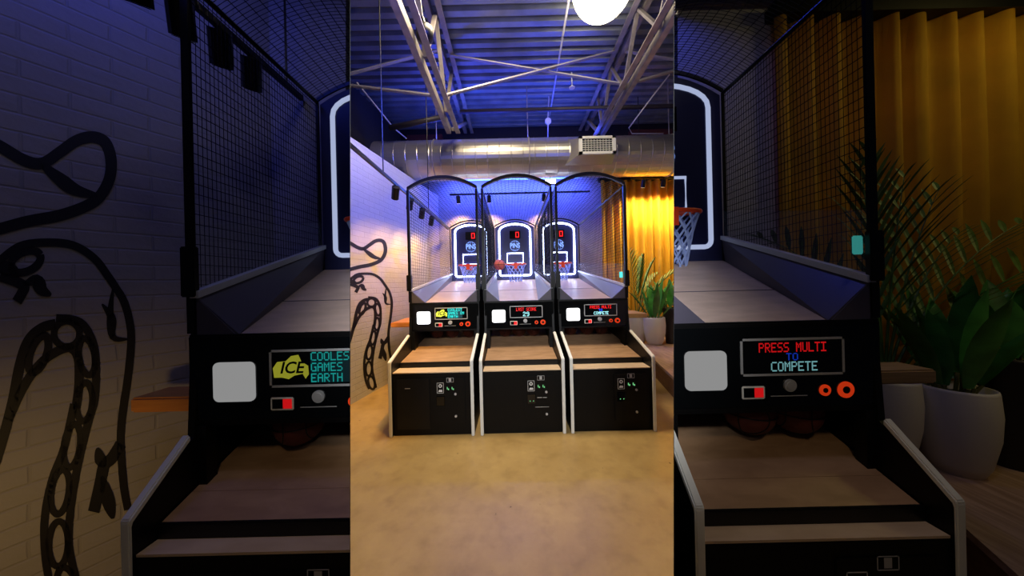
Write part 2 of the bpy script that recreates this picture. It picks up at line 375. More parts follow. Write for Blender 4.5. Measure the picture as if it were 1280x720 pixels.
# ---------------------------------------------------------------- mural
def crom(p, n=8):
    out = []
    for i in range(len(p) - 1):
        a, b, c, d = (Vector(p[max(0, i - 1)]), Vector(p[i]), Vector(p[i + 1]), Vector(p[min(len(p) - 1, i + 2)]))
        for k in range(n):
            t = k / n
            out.append(.5 * (2 * b + (c - a) * t + (2 * a - 5 * b + 4 * c - d) * t * t + (3 * b - a - 3 * c + d) * t ** 3))
    out.append(Vector(p[-1])); return out
def q6(*p): return [(a / 2, b / 2) for a, b in p]
def q7(*p): return [(a / 2, 360 + b / 2) for a, b in p]
def ell(cx, cy, rx, ry, rot=0):
    r = math.radians(rot)
    return [(cx + rx * math.cos(t) * math.cos(r) - ry * math.sin(t) * math.sin(r), cy + rx * math.cos(t) * math.sin(r) + ry * math.sin(t) * math.cos(r)) for t in [2 * PI * k / 18 for k in range(19)]]
STROKES = [
    (q6((-60, 335), (0, 365), (60, 400), (105, 408), (150, 380), (190, 352), (230, 342), (262, 355), (277, 395), (274, 445), (250, 490), (215, 515), (150, 538), (70, 553), (0, 572), (-60, 590)), 10),
    (q6((95, 402), (140, 440), (190, 475), (250, 490)), 9),
    (q6((-50, 690), (0, 650), (50, 615), (110, 606), (180, 612), (235, 645), (270, 690), (290, 720)) + q7((308, 30), (322, 75), (328, 130), (320, 220), (308, 300), (302, 360), (303, 420), (310, 500), (320, 555)), 7),
    (q7((255, 40), (272, 62), (283, 85), (281, 125)), 5), (q7((283, 0), (276, 60), (282, 122), (320, 128)), 5),
    (q7((243, 400), (252, 430), (262, 448)), 8), (q7((302, 390), (280, 425), (260, 445), (250, 490), (234, 560)), 10), (q7((255, 470), (270, 530), (282, 577)), 9),
    (q7((-40, 520), (0, 400), (30, 290), (50, 190), (72, 130), (105, 100), (140, 90)), 9),
    (q7((20, 330), (60, 245), (100, 190), (140, 160), (175, 150), (195, 175), (197, 240), (190, 300)), 8),
    (q7((140, 75), (200, 85), (232, 135), (240, 200), (236, 280), (222, 330), (195, 440), (178, 540), (172, 640), (190, 730), (205, 800)), 7),
    (q7((185, 290), (160, 400), (130, 480), (112, 570), (112, 660), (125, 740), (150, 800)), 7),
    (ell(*q7((167, 115))[0], 16, 16), 6), (ell(*q7((96, 165))[0], 10, 24, 20), 7), (ell(*q7((217, 172))[0], 10, 23, -8), 6), (ell(*q7((211, 285))[0], 10, 24, 4), 6),
    (ell(*q7((180, 395))[0], 10, 27, 8), 6), (ell(*q7((150, 510))[0], 11, 28, 8), 6), (ell(*q7((146, 640))[0], 12, 28, 2), 6), (ell(*q7((168, 750))[0], 12, 26, -12), 6),
    (ell(32, 327, 20, 12, -25), 7), (q6((0, 690), (30, 700), (60, 715)) + q7((55, 12), (42, 34)), 9), (q6((60, 712), (90, 700)) + q7((105, 5), (128, 18)), 9), (q6((-20, 665), (20, 672), (50, 690)), 10),
]
def mural(label, a, b, near):
    a = Vector((*a, 0)); b = Vector((*b, 0)); d = (b - a).normalized(); n = Vector((-d.y, d.x, 0))
    if (EYE - a).dot(n) < 0: n = -n
    bm = nb()
    def hit(p):
        x, y = p
        if not near: x = 640 + (x - 640) * NEAR; y = 360 + (y - 360) * NEAR
        dr = W(x, y, 1) - EYE
        t = (a + n * .003 - EYE).dot(n) / dr.dot(n)
        q = EYE + dr * t
        return q if q.z > .02 else None
    for pts, wd in STROKES:
        c = crom(pts, 5); L = []
        for i, p in enumerate(c):
            t = (c[min(i + 1, len(c) - 1)] - c[max(i - 1, 0)]); t = t.normalized() if t.length else Vector((1, 0))
            s = Vector((-t.y, t.x)) * wd * .72 * (1 if len(pts) > 4 else 1.35 - 1.1 * abs(2 * i / (len(c) - 1) - 1) ** 1.5)
            q0, q1 = hit(p + s), hit(p - s)
            if q0 is None or q1 is None: L.append(None)
            else: L.append((bm.verts.new(q0), bm.verts.new(q1)))
        for p, q in zip(L, L[1:]):
            if p and q: bm.faces.new((p[0], p[1], q[1], q[0]))
    return tag(obj('wall_mural', bm, m_mural), label, 'mural', 'tentacle murals')
mural('black tentacle line mural on the bright white brick wall left of the three machines', LA, LB, False)
mural('large black tentacle line mural on the dim wall at the far left edge', NLA, NLB, True)

# ---------------------------------------------------------------- basketball machines
HW = .405
def topz(x): return 2.55 + .13 * (1 - (x / .40) ** 2)       # arch of the cage
def make_machine(X, Y, label, screen, near=0, plane=None):
    g = GL[near]
    root = thing('basketball_arcade_machine', label, 'arcade machine', (X, Y, 0), 0, 'basketball arcade machines')
    if near:
        org = Vector((X, Y, 0))
        def fn(c): return Vector((c.x, c.y * NEAR, c.z + .035 * max(0, min(1, c.z / .5))))
        XF[0] = (fn, (plane[0] - org, -plane[1]) if plane else None)
        if plane: XF[0] = (fn, (plane[0] + plane[1] * .0005 - org, -plane[1]))
    # base cabinet
    base = obj('base_cabinet', boxbm(-.375, .375, .02, 2.9, .0, .593, bev=.004), m_panel, root)
    obj('tray_board', boxbm(-.374, .374, .022, .19, .594, .602), m_strip, root)
    obj('ramp_lip', boxbm(-.374, .374, .185, .215, .602, .652, bev=.004), m_black, root)
    rz = lambda y_: .645 + .12 * (y_ - .19)
    bm = nb(); prism(bm, [(.216, rz(.216) - .02), (.508, rz(.508) - .02), (.508, rz(.508)), (.216, rz(.216))], lambda u, v, t: (t, u, v), -.372, .372)
    obj('ball_ramp', bm, m_ramp, root)
    bm = nb(); prism(bm, [(.512, rz(.51) - .02), (1.9, rz(1.9) - .02), (1.9, rz(1.9)), (.512, rz(.51))], lambda u, v, t: (t, u, v), -.372, .372)
    obj('ball_ramp', bm, m_ramp, root)
    prof = [(0, 0), (0, .70), (.5, .855), (.56, .87), (.62, 1.26), (.62, 1.37), (2.95, 1.64), (2.95, 0)]
    for s in (-1, 1):
        bm = nb(); prism(bm, prof, lambda u, v, t: (s * t, u, v), .378, HW - .002)
        sp = obj('side_panel', bm, m_black, root)
        # white edge trim following the front and the sloping top
        p = [(0, 0), (0, .70), (.51, .863)]; bm = nb()
        outl = [(-.016, 0), (-.016, .708), (-.012, .716), (.0, .722), (.512, .885), (.516, .861), (.012, .70), (.004, .69), (.004, 0)]
        prism(bm, outl, lambda u, v, t: (s * t, u, v), .376, HW)
        bmesh.ops.recalc_face_normals(bm, faces=bm.faces)
        bmesh.ops.bevel(bm, geom=bm.edges[:], offset=.005, segments=2, affect='EDGES')
        obj('edge_trim', bm, m_trim, sp)
    # front of the base: doors, locks, slots, stickers
    if screen == 'coolest': bm = boxbm(-.335, -.02, .012, .02, .06, .545, bev=.003); obj('access_door', bm, m_black, base)
    if screen == 'coolest': obj('door_mark', boxbm(-.255, -.205, .009, .0125, .452, .457), m_grey, base)
    cdoor = obj('coin_door', boxbm(.02, .32, .010, .02, .10, .545, bev=.003), m_panel, base)
    for z in (.393, .182):
        bm = nb(); disc(bm, .228, .010, z, .011, .008); disc(bm, .228, .002, z, .005, .002, 8); obj('lock', bm, m_chrome, cdoor)
    bm = nb()
    for (x0, x1, z0, z1) in ((.052, .116, .403, .406), (.052, .116, .500, .503), (.052, .055, .403, .503), (.113, .116, .403, .503)): box(bm, x0, x1, .0085, .010, z0, z1)
    # coin and hand pictogram
    disc(bm, .084, .010, .473, .017, .0015); 
    prism(bm, [(-.020, -.012), (-.014, .004), (-.004, .010), (.004, .004), (.012, .010), (.020, -.004), (.018, -.012)], lambda u, v, t: (.084 + u, .010 - t, .428 + v), 0, .0015)
    obj('card_sticker', bm, m_decal, cdoor)
    obj('sticker_coin_symbol', disc(nb(), .084, .0085, .473, .008, .001, 12), m_black, cdoor)
    bm = nb()
    for (x0, x1, z0, z1) in ((.145, .212, .505, .508), (.145, .212, .546, .549), (.145, .148, .505, .549), (.209, .212, .505, .549), (.166, .190, .512, .543)): box(bm, x0, x1, .0085, .010, z0, z1)
    obj('price_sticker', bm, m_grey, cdoor)
    for x in (.158, .204):
        s_ = obj('coin_slot', boxbm(x - .017, x + .017, .006, .010, .428, .470, bev=.002), m_frame, cdoor)
        bm = boxbm(x - .010, x - .003, .004, .006, .44, .462); box(bm, x + .001, x + .010, .004, .006, .434, .448)
        obj('slot_light', bm, g['green'], s_)
    obj('coin_return', boxbm(.045, .125, .004, .010, .285, .375, bev=.003), m_glossblack, cdoor)
    if screen == 'last':
        bm = boxbm(.14, .185, .006, .010, .338, .343); box(bm, .195, .232, .006, .010, .338, .342); box(bm, .12, .25, .007, .010, .249, .252); obj('slot_line', bm, m_grey, cdoor)
    if screen != 'coolest':
        bm = nb(); disc(bm, .072, .004, .311, .0045, .002, 8); disc(bm, .104, .004, .311, .0045, .002, 8); obj('status_light', bm, g['green'], cdoor)
    XF0 = XF[0]; f0 = XF0[0] if XF0 else (lambda c: c)
    kb = lambda c: f0(Vector((max(-.405, min(.405, c.x * 1.0246)), c.y + .08, 1.43 - (1.43 - c.z) * 1.0246 if c.z > .8 else c.z)))
    XF[0] = (kb, XF0[1] if XF0 else None)
    # control box
    cb = obj('control_box', boxbm(-.405, .405, .52, .95, .915, 1.24, bev=.008), m_black, root)
    for s in (-1, 1):
        obj('box_leg', boxbm(min(s * .30, s * .345) - .0, max(s * .30, s * .345), .50, .56, rz(.53) - .01, .915) if False else boxbm(min(s * .335, s * .376), max(s * .335, s * .376), .50, .62, rz(.56) - .012, .916), m_black, root)
    bm = nb(); prism(bm, rrect(.775, .285, .012), lambda u, v, t: (u, t, 1.079 + v), .520, .511); obj('face_plate', bm, m_glossblack, cb)
    bm = nb(); prism(bm, rrect(.148, .140, .02), lambda u, v, t: (-.231 + u, t, 1.071 + v), .512, .497); obj('start_button', bm, g['white'], cb)
    bm = nb(); sx0, sx1, sz0, sz1 = -.106, .264, 1.047, 1.181
    for q in ((sx0, sx1, sz0, sz0 + .008), (sx0, sx1, sz1 - .008, sz1), (sx0, sx0 + .008, sz0, sz1), (sx1 - .008, sx1, sz0, sz1)): box(bm, q[0], q[1], .504, .512, q[2], q[3])
    sf = obj('screen_frame', bm, m_grey, cb)
    scr = obj('screen', boxbm(sx0 + .008, sx1 - .008, .508, .512, sz0 + .008, sz1 - .008), m_glossblack, cb)
    y = .5075
    if screen == 'coolest':
        if True:
            obj('screen_field', boxbm(.040, .205, y, y + .001, 1.062, 1.168), g['dkteal'], scr)
        for s_, x, z, wd in (('COOLEST', .122, 1.155, .16), ('GAMES ON', .133, 1.117, .182), ('EARTH', .098, 1.079, .112)):
            words(s_, x, y, z, .031, wd, g['cyan'], scr)
        bm = nb()
        prism(bm, [(-.062, -.030), (-.066, .004), (-.05, .026), (-.02, .028), (.0, .046), (.026, .050), (.036, .026), (.060, .010), (.062, -.020), (.050, -.036), (.040, -.018), (.01, -.024), (-.01, -.036), (-.035, -.030)],
              lambda u, v, t: (-.028 + u, y - t, 1.112 + v), 0, .0008)
        obj('logo_blob', bm, g['ice'], scr)
        obj('logo_text', textbm('ICE', -.028, y - .002, 1.115, .058, .25, .0006, 1.0), m_glossblack, scr)
    elif screen == 'last':
        words('LAST SCORE', .08, y, 1.142, .036, .225, g['red'], scr)
        obj('screen_text', pixtext('29', .078, y, 1.089, .050, .070), g['ltb'], scr)
    else:
        words('PRESS MULTI', .08, y, 1.148, .034, .24, g['red'], scr)
        obj('screen_text', pixtext('TO', .078, y, 1.114, .026, .042), g['blue'], scr)
        obj('screen_text', pixtext('COMPETE', .085, y, 1.080, .034, .165), g['ltb'], scr)
    rd = obj('credit_counter', boxbm(-.104, -.022, .503, .512, .966, 1.012, bev=.003), m_trim, cb)
    obj('counter_window', boxbm(-.098, -.058, .5015, .503, .972, 1.006), m_glossblack, rd)
    obj('counter_digit', boxbm(-.060, -.028, .501, .503, .972, 1.006), g['red'], rd)
    bm = nb(); disc(bm, .067, .512, 1.012, .022, .018); disc(bm, .067, .494, 1.012, .014, .006); obj('knob', bm, m_grey, cb)
    obj('fine_print', textbm('VOLUME SELECT', .06, .5095, .975, .016), m_grey, cb) if False else obj('fine_print', boxbm(.0, .13, .509, .512, .973, .976), m_grey, cb)
    for x, r in ((.192, .020), (.266, .029)):
        bm = nb(); disc(bm, x, .512, .992, r, .012); b_ = obj('push_button', bm, m_btn, cb)
        bm = nb(); disc(bm, x, .500, .992, r * .45, .004, 12); obj('button_cap', bm, m_black, b_)
    XF[0] = XF0
    # playfield
    bm = nb(); A = [(-.225, .62, 1.232), (.225, .62, 1.232), (.385, 2.93, 1.51), (-.385, 2.93, 1.51)]
    vs = [bm.verts.new(p) for p in A] + [bm.verts.new((p[0], p[1], p[2] - .02)) for p in A]
    bm.faces.new(vs[:4]); bm.faces.new(vs[4:][::-1])
    for i in range(4): bm.faces.new((vs[i], vs[(i + 1) % 4], vs[4 + (i + 1) % 4], vs[4 + i]))
    pf = obj('playfield', bm, m_field, root)
    obj('playfield_seam', boxbm(-.29, .29, 1.50, 1.512, 1.3385, 1.3415), m_board, pf)
    for s in (-1, 1):
        bm = nb(); q = [(s * .225, .62, 1.234), (s * .377, .62, 1.372), (s * .377, 2.93, 1.642), (s * .382, 2.93, 1.512)]
        a = [bm.verts.new(p) for p in q]; b = [bm.verts.new((p[0] + s * .004, p[1], p[2] - .010)) for p in q]
        bm.faces.new(a); bm.faces.new(b[::-1])
        for i in range(4): bm.faces.new((a[i], a[(i + 1) % 4], b[(i + 1) % 4], b[i]))
        sb = obj('side_board', bm, m_board, root)
        bm = nb(); prism(bm, [(.225, 1.222), (.378, 1.222), (.378, 1.372)], lambda u, v, t: (s * u, t, v), .612, .62); obj('front_apron', bm, m_board, sb)
        bm = nb(); prism(bm, [(.60, 1.37), (2.93, 1.64), (2.93, 1.664), (.60, 1.396)], lambda u, v, t: (s * t, u, v), .366, .398)
        obj('board_rail', bm, m_rail, sb)
        bm = nb(); prism(bm, [(.64, 1.40), (2.9, 1.66), (2.9, 1.81), (.64, 1.64)], lambda u, v, t: (s * t, u, v), .383, .387)
        obj('acrylic_guard', bm, m_acry, root)
    if screen == 'press':
        obj('teal_glow_square', boxbm(.335, .375, .655, .665, 1.475, 1.545, bev=.004), g['teal'], root)  # small teal glowing square by the right cage post
    # cage
    arch = [(-.40 + .80 * k / 16, topz(-.40 + .80 * k / 16)) for k in range(17)]
    bm = nb()
    for s in (-1, 1):
        box(bm, s * .40 - .014, s * .40 + .014, .61, .645, 1.24, 2.55)
        box(bm, s * .398 - .008, s * .398 + .008, 2.90, 2.93, 1.62, 2.55)
        tube(bm, [(s * .40, .63, 2.55), (s * .40, 2.92, 2.55)], .011, 6)
    for yy, dy, th in ((.61, .035, .036), (2.90, .03, .022)):
        for (x0, z0), (x1, z1) in zip(arch, arch[1:]):
            prism(bm, [(x0, z0), (x1, z1), (x1, z1 + th), (x0, z0 + th)], lambda u, v, t: (u * (1.02 if yy < 1 else 1), t, v), yy, yy + dy)
    cf = obj('cage_frame', bm, m_frame, root)
    for s in (-1, 1):
        obj('latch_block', boxbm(s * .40 - .026, s * .40 + .026, .585, .640, 1.375, 1.56, bev=.004), m_frame, cf)
    WR = .0017 if near else .0022; sp = .053
    def rail(yy): return 1.39 + (yy - .6) * .1159
    for s in (-1, 1):
        bm = nb(); yy = .68
        while yy < 2.9: tube(bm, [(s * .40, yy, rail(yy)), (s * .40, yy, 2.55)], WR, 4, False); yy += sp
        z = 1.42
        while z < 2.54:
            y0 = max(.63, .6 + (z - 1.39) / .1159) if z > 1.39 else .63
            if rail(.63) < z: y0 = .63
            y1 = 2.91 if z > 1.66 else .6 + (z - 1.39) / .1159
            if y1 - .63 > .1: tube(bm, [(s * .4, .63, z), (s * .4, y1, z)], WR, 4, False)
            z += .038
        obj('cage_mesh', bm, m_wire, root)
    bm = nb(); yy = .68
    while yy < 2.9: tube(bm, [(x, yy, z + .01) for x, z in arch], WR, 4, False); yy += sp
    for k in range(1, 18):
        x = -.40 + .80 * k / 18; tube(bm, [(x, .63, topz(x) + .01), (x, 2.91, topz(x) + .01)], WR, 4, False)
    obj('cage_mesh', bm, m_wire, root)
    # backboard
    def archpoly(hw, z0, zs, zt, r=.04):
        p = [(hw, zs)] + [(hw * math.cos(t), zs + (zt - zs) * math.sin(t) ** .9) for t in [PI * k / 14 for k in range(1, 14)]] + [(-hw, zs)]
        for k in range(5): t = PI + PI / 2 * k / 4; p.append((-hw + r + r * math.cos(t), z0 + r + r * math.sin(t)))
        for k in range(5): t = 1.5 * PI + PI / 2 * k / 4; p.append((hw - r + r * math.cos(t), z0 + r + r * math.sin(t)))
        return p
    bm = nb(); prism(bm, [(.385, 1.50), (.385, 2.54)] + [(x * .96, z - .01) for x, z in arch[::-1]] + [(-.385, 2.54), (-.385, 1.50)], lambda u, v, t: (u, t, v), 2.94, 2.965)
    bb = obj('backboard', bm, m_bbsur, root)
    bm = nb(); prism(bm, archpoly(.315, 1.585, 2.46, 2.62), lambda u, v, t: (u, t, v), 2.925, 2.94); obj('backboard_glass', bm, m_bb, bb)
    bm = nb(); tube(bm, [(u, 2.915, v) for u, v in archpoly(.305, 1.597, 2.46, 2.605)], .0165, 6, closed=True); obj('neon_outline', bm, g['neon'], bb)
    bm = nb(); tube(bm, [(u, 2.915, v) for u, v in ((.155, 1.835), (.155, 2.03), (-.155, 2.03), (-.155, 1.835))], .012, 6, closed=True); obj('neon_square', bm, g['neon'], bb)
    sd = obj('score_display', boxbm(-.10, .11, 2.912, 2.925, 2.32, 2.47), m_glossblack, bb)
    bm = nb(); x0, x1, zb, zt, th = .015, .085, 2.34, 2.45, .016
    for q in ((x0, x1, zb, zb + th), (x0, x1, zt - th, zt), (x0, x0 + th, zb, zt), (x1 - th, x1, zb, zt)): box(bm, q[0], q[1], 2.908, 2.912, q[2], q[3])
    obj('score_digit', bm, g['red'], sd)
    bm = textbm('PINS', 0, 2.918, 2.18, .125, 0, .002, .78)
    for a0, a1 in ((25, 155), (205, 335)):
        tube(bm, [(.098 * math.cos(math.radians(a)), 2.92, 2.18 + .098 * math.sin(math.radians(a))) for a in range(a0, a1 + 1, 10)], .004, 4)
    for dx in (-.035, 0, .035):
        for sg in (1, -1): tube(bm, [(dx, 2.92, 2.18 + sg * .055), (dx * 1.1, 2.92, 2.18 + sg * .09)], .003, 4)
    obj('logo', bm, g['logo'], bb)
    # hoop and net
    hy, hz, hr = 2.70, 1.80, .195
    bm = nb(); tube(bm, [(hr * math.cos(2 * PI * k / 28), hy + hr * math.sin(2 * PI * k / 28), hz) for k in range(28)], .013, 8, closed=True)
    box(bm, -.035, .035, hy + hr - .01, 2.925, hz - .085, hz + .02); box(bm, -.03, .03, hy - hr - .018, hy - hr - .002, hz - .09, hz + .015, )
    hoop = obj('hoop', bm, m_orange, root)
    bm = nb(); NN = 12
    def rad(f): return hr * (1 - .55 * (f ** .7)) if f < 1 else hr * .45
    for k in range(NN):
        for sgn in (1, -1):
            pts = [(rad(i / 8) * math.cos(2 * PI * (k + sgn * i * .5) / NN), hy + rad(i / 8) * math.sin(2 * PI * (k + sgn * i * .5) / NN), hz - .43 * i / 8) for i in range(9)]
            tube(bm, pts, .0062, 4, False)
    obj('net', bm, m_net, hoop)
    XF[0] = None
    return root
ZB = 2.74
MX = (-.792, .075, .935)
make_machine(MX[0], ZB, 'bright left machine of the middle trio, its screen reading COOLEST GAMES ON EARTH', 'coolest')
make_machine(MX[1], ZB, 'centre machine of the lit trio, its screen reading LAST SCORE 29', 'last')
make_machine(MX[2], ZB, 'bright right machine of the middle trio, its small screen reading PRESS MULTI TO COMPETE', 'press')
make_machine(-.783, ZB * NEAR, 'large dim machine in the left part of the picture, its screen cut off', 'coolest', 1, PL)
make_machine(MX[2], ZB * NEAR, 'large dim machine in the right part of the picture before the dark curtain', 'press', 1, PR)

# basketballs
def ball(name, label, c, r, m, group):
    t = thing(name, label, 'ball', (c[0], c[1], c[2] - r), random.random() * 6, group)
    bm = nb(); bmesh.ops.create_uvsphere(bm, u_segments=24, v_segments=16, radius=r)
    for v in bm.verts: v.co.z += r
    obj('rubber_skin', bm, m, t, True)
    bm = nb(); rr = r * 1.002
    tube(bm, [(rr * math.cos(a), rr * math.sin(a), r) for a in [2 * PI * k / 32 for k in range(32)]], r * .028, 5, closed=True)
    tube(bm, [(rr * math.cos(a), 0, r + rr * math.sin(a)) for a in [2 * PI * k / 32 for k in range(32)]], r * .028, 5, closed=True)
    for s in (1, -1):
        tube(bm, [(s * rr * .62 * (1 - .35 * math.cos(a) ** 2) , rr * math.cos(a) * .0 + math.sqrt(max(0, rr * rr - (s * rr * .62 * (1 - .35 * math.cos(a) ** 2)) ** 2)) * math.cos(a), r + math.sqrt(max(0, rr * rr - (rr * .62 * (1 - .35 * math.cos(a) ** 2)) ** 2)) * math.sin(a)) for a in [2 * PI * k / 32 for k in range(32)]], r * .028, 5, closed=True)
    obj('seam', bm, m_seam, t)
    return t
rz = lambda y_: .645 + .12 * (y_ - .19)
ORD = ('left ball', 'middle ball', 'right ball')
for mx, nm, xs in ((MX[0], 'COOLEST screen of the bright left machine', (-.20, .0, .22)), (MX[1], 'LAST SCORE screen of the centre machine', (-.18, .005, .19)), (MX[2], 'PRESS MULTI screen of the bright right machine', (-.19, .03, .22))):
    for k, x in enumerate(xs):
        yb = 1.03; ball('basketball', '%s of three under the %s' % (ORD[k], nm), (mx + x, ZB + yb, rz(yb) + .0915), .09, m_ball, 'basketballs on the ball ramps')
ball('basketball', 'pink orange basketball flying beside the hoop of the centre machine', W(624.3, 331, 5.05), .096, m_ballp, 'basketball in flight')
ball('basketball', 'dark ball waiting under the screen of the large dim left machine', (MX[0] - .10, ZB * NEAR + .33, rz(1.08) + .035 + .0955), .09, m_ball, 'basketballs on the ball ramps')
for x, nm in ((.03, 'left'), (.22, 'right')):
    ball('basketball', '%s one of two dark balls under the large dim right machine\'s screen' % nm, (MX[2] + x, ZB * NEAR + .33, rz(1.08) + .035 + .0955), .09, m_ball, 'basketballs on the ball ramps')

# ---------------------------------------------------------------- ceiling steel
def bar(bm, a, b, w_, h_):
    """rectangular bar between two points"""
    a = Vector(a); b = Vector(b); d = (b - a).normalized(); s = d.cross(Vector((0, 0, 1)))
    s = s.normalized() if s.length > .01 else Vector((1, 0, 0)); u = s.cross(d)
    A = [[bm.verts.new(p + s * i * w_ / 2 + u * j * h_ / 2) for i, j in ((-1, -1), (1, -1), (1, 1), (-1, 1))] for p in (a, b)]
    bm.faces.new(A[0]); bm.faces.new(A[1][::-1])
    for k in range(4): bm.faces.new((A[0][k], A[1][k], A[1][(k + 1) % 4], A[0][(k + 1) % 4]))
def joist(X, zb, zt, y0, yb, yt, label):
    t = thing('ceiling_joist', label, 'roof joist', (X, y0, zb), 0, 'roof joists')
    L = lambda p: (p[0] - X, p[1] - y0, p[2] - zb)
    for nm, z, ye in (('bottom_chord', zb, yb), ('top_chord', zt, yt)):
        bm = nb()
        for s in (-1, 1): bar(bm, L((X + s * .045, y0, z)), L((X + s * .045, ye, z)), .012, .10); bar(bm, L((X + s * .075, y0, z - .05)), L((X + s * .075, ye, z - .05)), .07, .012)
        obj(nm, bm, m_steel, t)
    y = y0 + .1; up = True
    while y < yb - .1:
        bm = nb(); y2 = min(y + .5, yb)
        bar(bm, L((X, y, zb if up else zt)), L((X, y2, zt if up else zb)), .05, .03); obj('web_bar', bm, m_steel, t); y = y2; up = not up
    bm = nb(); bar(bm, L((X, yb - .03, zb)), L((X, yt - .35, zt)), .05, .05); obj('web_bar', bm, m_steel, t)
joist(-.90, 1.43 + 2.54, 4.93, 2.1, 4.72, 6.55, 'pale steel roof joist running back above the left machine')
joist(1.70, 1.43 + 2.81, 4.93, 2.1, 5.45, 6.55, 'pale steel roof joist running back above the right machine and vent')
def brace(a, b, label, r=.022):
    bm = nb(); bar(bm, a, b, .045, .008); bar(bm, Vector(a) + Vector((0, .02, .018)), Vector(b) + Vector((0, .02, .018)), .008, .045)
    tag(obj('cross_brace', bm, m_steeld), label, 'brace', 'bridging braces between the joists')
zlb, zrb, ztp = 3.97, 4.24, 4.86
brace((-.84, 4.3, ztp), (1.60, 4.10, zrb), 'grey brace sloping down to the right between the two joists')
brace((-.82, 3.85, zlb), (1.60, 4.3, ztp), 'grey brace sloping up to the right between the two joists')
brace((-2.80, 3.85, 4.12), (-1.0, 4.2, ztp), 'grey brace rising from the left wall to the left joist')
brace((-2.78, 4.0, 4.32), (-1.0, 3.85, zlb), 'grey brace falling from the left wall to the left joist')
brace((1.78, 4.3, ztp), (3.6, 4.1, zrb + .1), 'grey brace falling to the right from the right joist, near the lamp')
brace((1.78, 4.1, zrb), (3.6, 4.3, ztp), 'grey brace rising to the right from the right joist')
def pipe(name, pts, r, m, label, cat='pipe', group=None):
    tag(obj(name, tube(nb(), pts, r, 10), m, None, True), label, cat, group)
pipe('sprinkler_pipe', [W(575, 139.6, 4.95), W(842, 132.6, 4.95), W(900, 131, 4.95)], .035, m_pipe, 'dark horizontal sprinkler pipe crossing below the roof deck')
pipe('conduit', [W(711, 0, 3.45), W(687, 145, 5.9)], .013, m_conduit, 'thin pale conduit running back along the deck left of the globe lamp')
pipe('conduit', [W(837, 93, 4.6), W(813, 124, 4.75), W(786, 160, 5.0), W(790, 167, 5.0), W(829, 167, 5.0)], .011, m_conduit, 'thin pale bent conduit right of the right joist')
pipe('conduit', [W(446, 103, 4.3), W(476, 140, 4.9), W(492, 160, 5.2), W(508, 173, 5.4)], .012, m_conduit, 'thin pale conduit at upper left beside the left joist')
# dark stub pipe and box at joist
t = thing('junction_box', 'round black junction box clamped to the left joist', 'junction box', W(531, 42, 2.95))
bm = nb(); lathe(bm, [(.05, -.08), (.085, -.05), (.085, .05), (.05, .08)], 20); obj('box_body', bm, m_frame, t, True)
bm = nb(); tube(bm, [(0, 0, .08), (-.02, 0, .16)], .02, 8); obj('box_stem', bm, m_frame, t)
pipe('drain_pipe', [W(487, 160, 4.75), W(555, 146, 4.75)], .045, m_pipe, 'thick dark pipe stub behind the left joist')
t = thing('ceiling_sprinkler', 'small pale sprinkler head hanging on a drop pipe between the joists', 'sprinkler', W(715, 109, 4.3))
obj('drop_pipe', tube(nb(), [(0, 0, 0), (0, 0, .22)], .009, 8), m_conduit, t); bm = nb(); lathe(bm, [(.045, -.012), (.045, -.004), (.015, .02)], 14); obj('deflector', bm, m_conduit, t)
t = thing('pulley_bracket', 'grey pulley bracket hanging at the end of the long conduit', 'bracket', W(685, 152, 5.5))
bm = nb(); disc(bm, 0, 0, 0, .06, .03); obj('pulley_disc', bm, m_conduit, t); obj('hanger_rod', tube(nb(), [(0, 0, .06), (.03, 0, .5)], .012, 6), m_conduit, t); obj('tail_rod', tube(nb(), [(0, 0, -.05), (-.01, 0, -.3)], .012, 6), m_conduit, t)
# ---------------------------------------------------------------- duct with vent
DZ = 5.2; dc = W(657, 199, DZ); DR = .345
t = thing('air_duct', 'big round silver spiral air duct running along above the machines', 'air duct', (dc.x, dc.y, dc.z))
bm = nb(); x = -2.65; prof = []
xs = []
while x < 3.6:
    xs += [(x, DR), (x + .178, DR), (x + .185, DR + .003), (x + .192, DR + .003)]; x += .20
rings = [[bm.verts.new((x, r * math.cos(2 * PI * k / 40), r * math.sin(2 * PI * k / 40))) for k in range(40)] for x, r in xs]
for a, b in zip(rings, rings[1:]):
    for k in range(40): bm.faces.new((a[k], a[(k + 1) % 40], b[(k + 1) % 40], b[k]))
bm.faces.new(rings[0]); bm.faces.new(rings[-1][::-1])
obj('duct_tube', bm, m_duct, t, False)
for x in (-1.6, .05, 2.6): obj('duct_strap', tube(nb(), [(x, (DR + .008) * math.cos(2 * PI * k / 40), (DR + .008) * math.sin(2 * PI * k / 40)) for k in range(40)], .012, 4, closed=True), m_steeld, t)
for x in (-1.6, .05, 2.6): obj('hanger_rod', tube(nb(), [(x, 0, DR), (x, 0, 5.0 - dc.z)], .008, 6), m_steeld, t)
vc = W(746.5, 181.5, 4.72) - dc
bm = nb()
q0 = [(vc.x - .29, vc.y + .02, vc.z - .13), (vc.x + .29, vc.y + .02, vc.z - .13), (vc.x + .29, vc.y + .02, vc.z + .13), (vc.x - .29, vc.y + .02, vc.z + .13)]
q1 = [(vc.x - .50, -.25, -.235), (vc.x + .31, -.25, -.235), (vc.x + .31, -.22, .22), (vc.x - .50, -.22, .22)]
a = [bm.verts.new(p) for p in q0]; b = [bm.verts.new(p) for p in q1]
bm.faces.new(a); bm.faces.new(b[::-1])
for k in range(4): bm.faces.new((a[k], a[(k + 1) % 4], b[(k + 1) % 4], b[k]))
vb = obj('vent_boot', bm, m_duct, t)
bm = nb()
for q in ((-.30, .30, -.145, -.105), (-.30, .30, .105, .145), (-.30, -.245, -.145, .145), (.245, .30, -.145, .145)): box(bm, vc.x + q[0], vc.x + q[1], vc.y - .02, vc.y + .02, vc.z + q[2], vc.z + q[3])
vg = obj('vent_frame', bm, m_vent, vb)
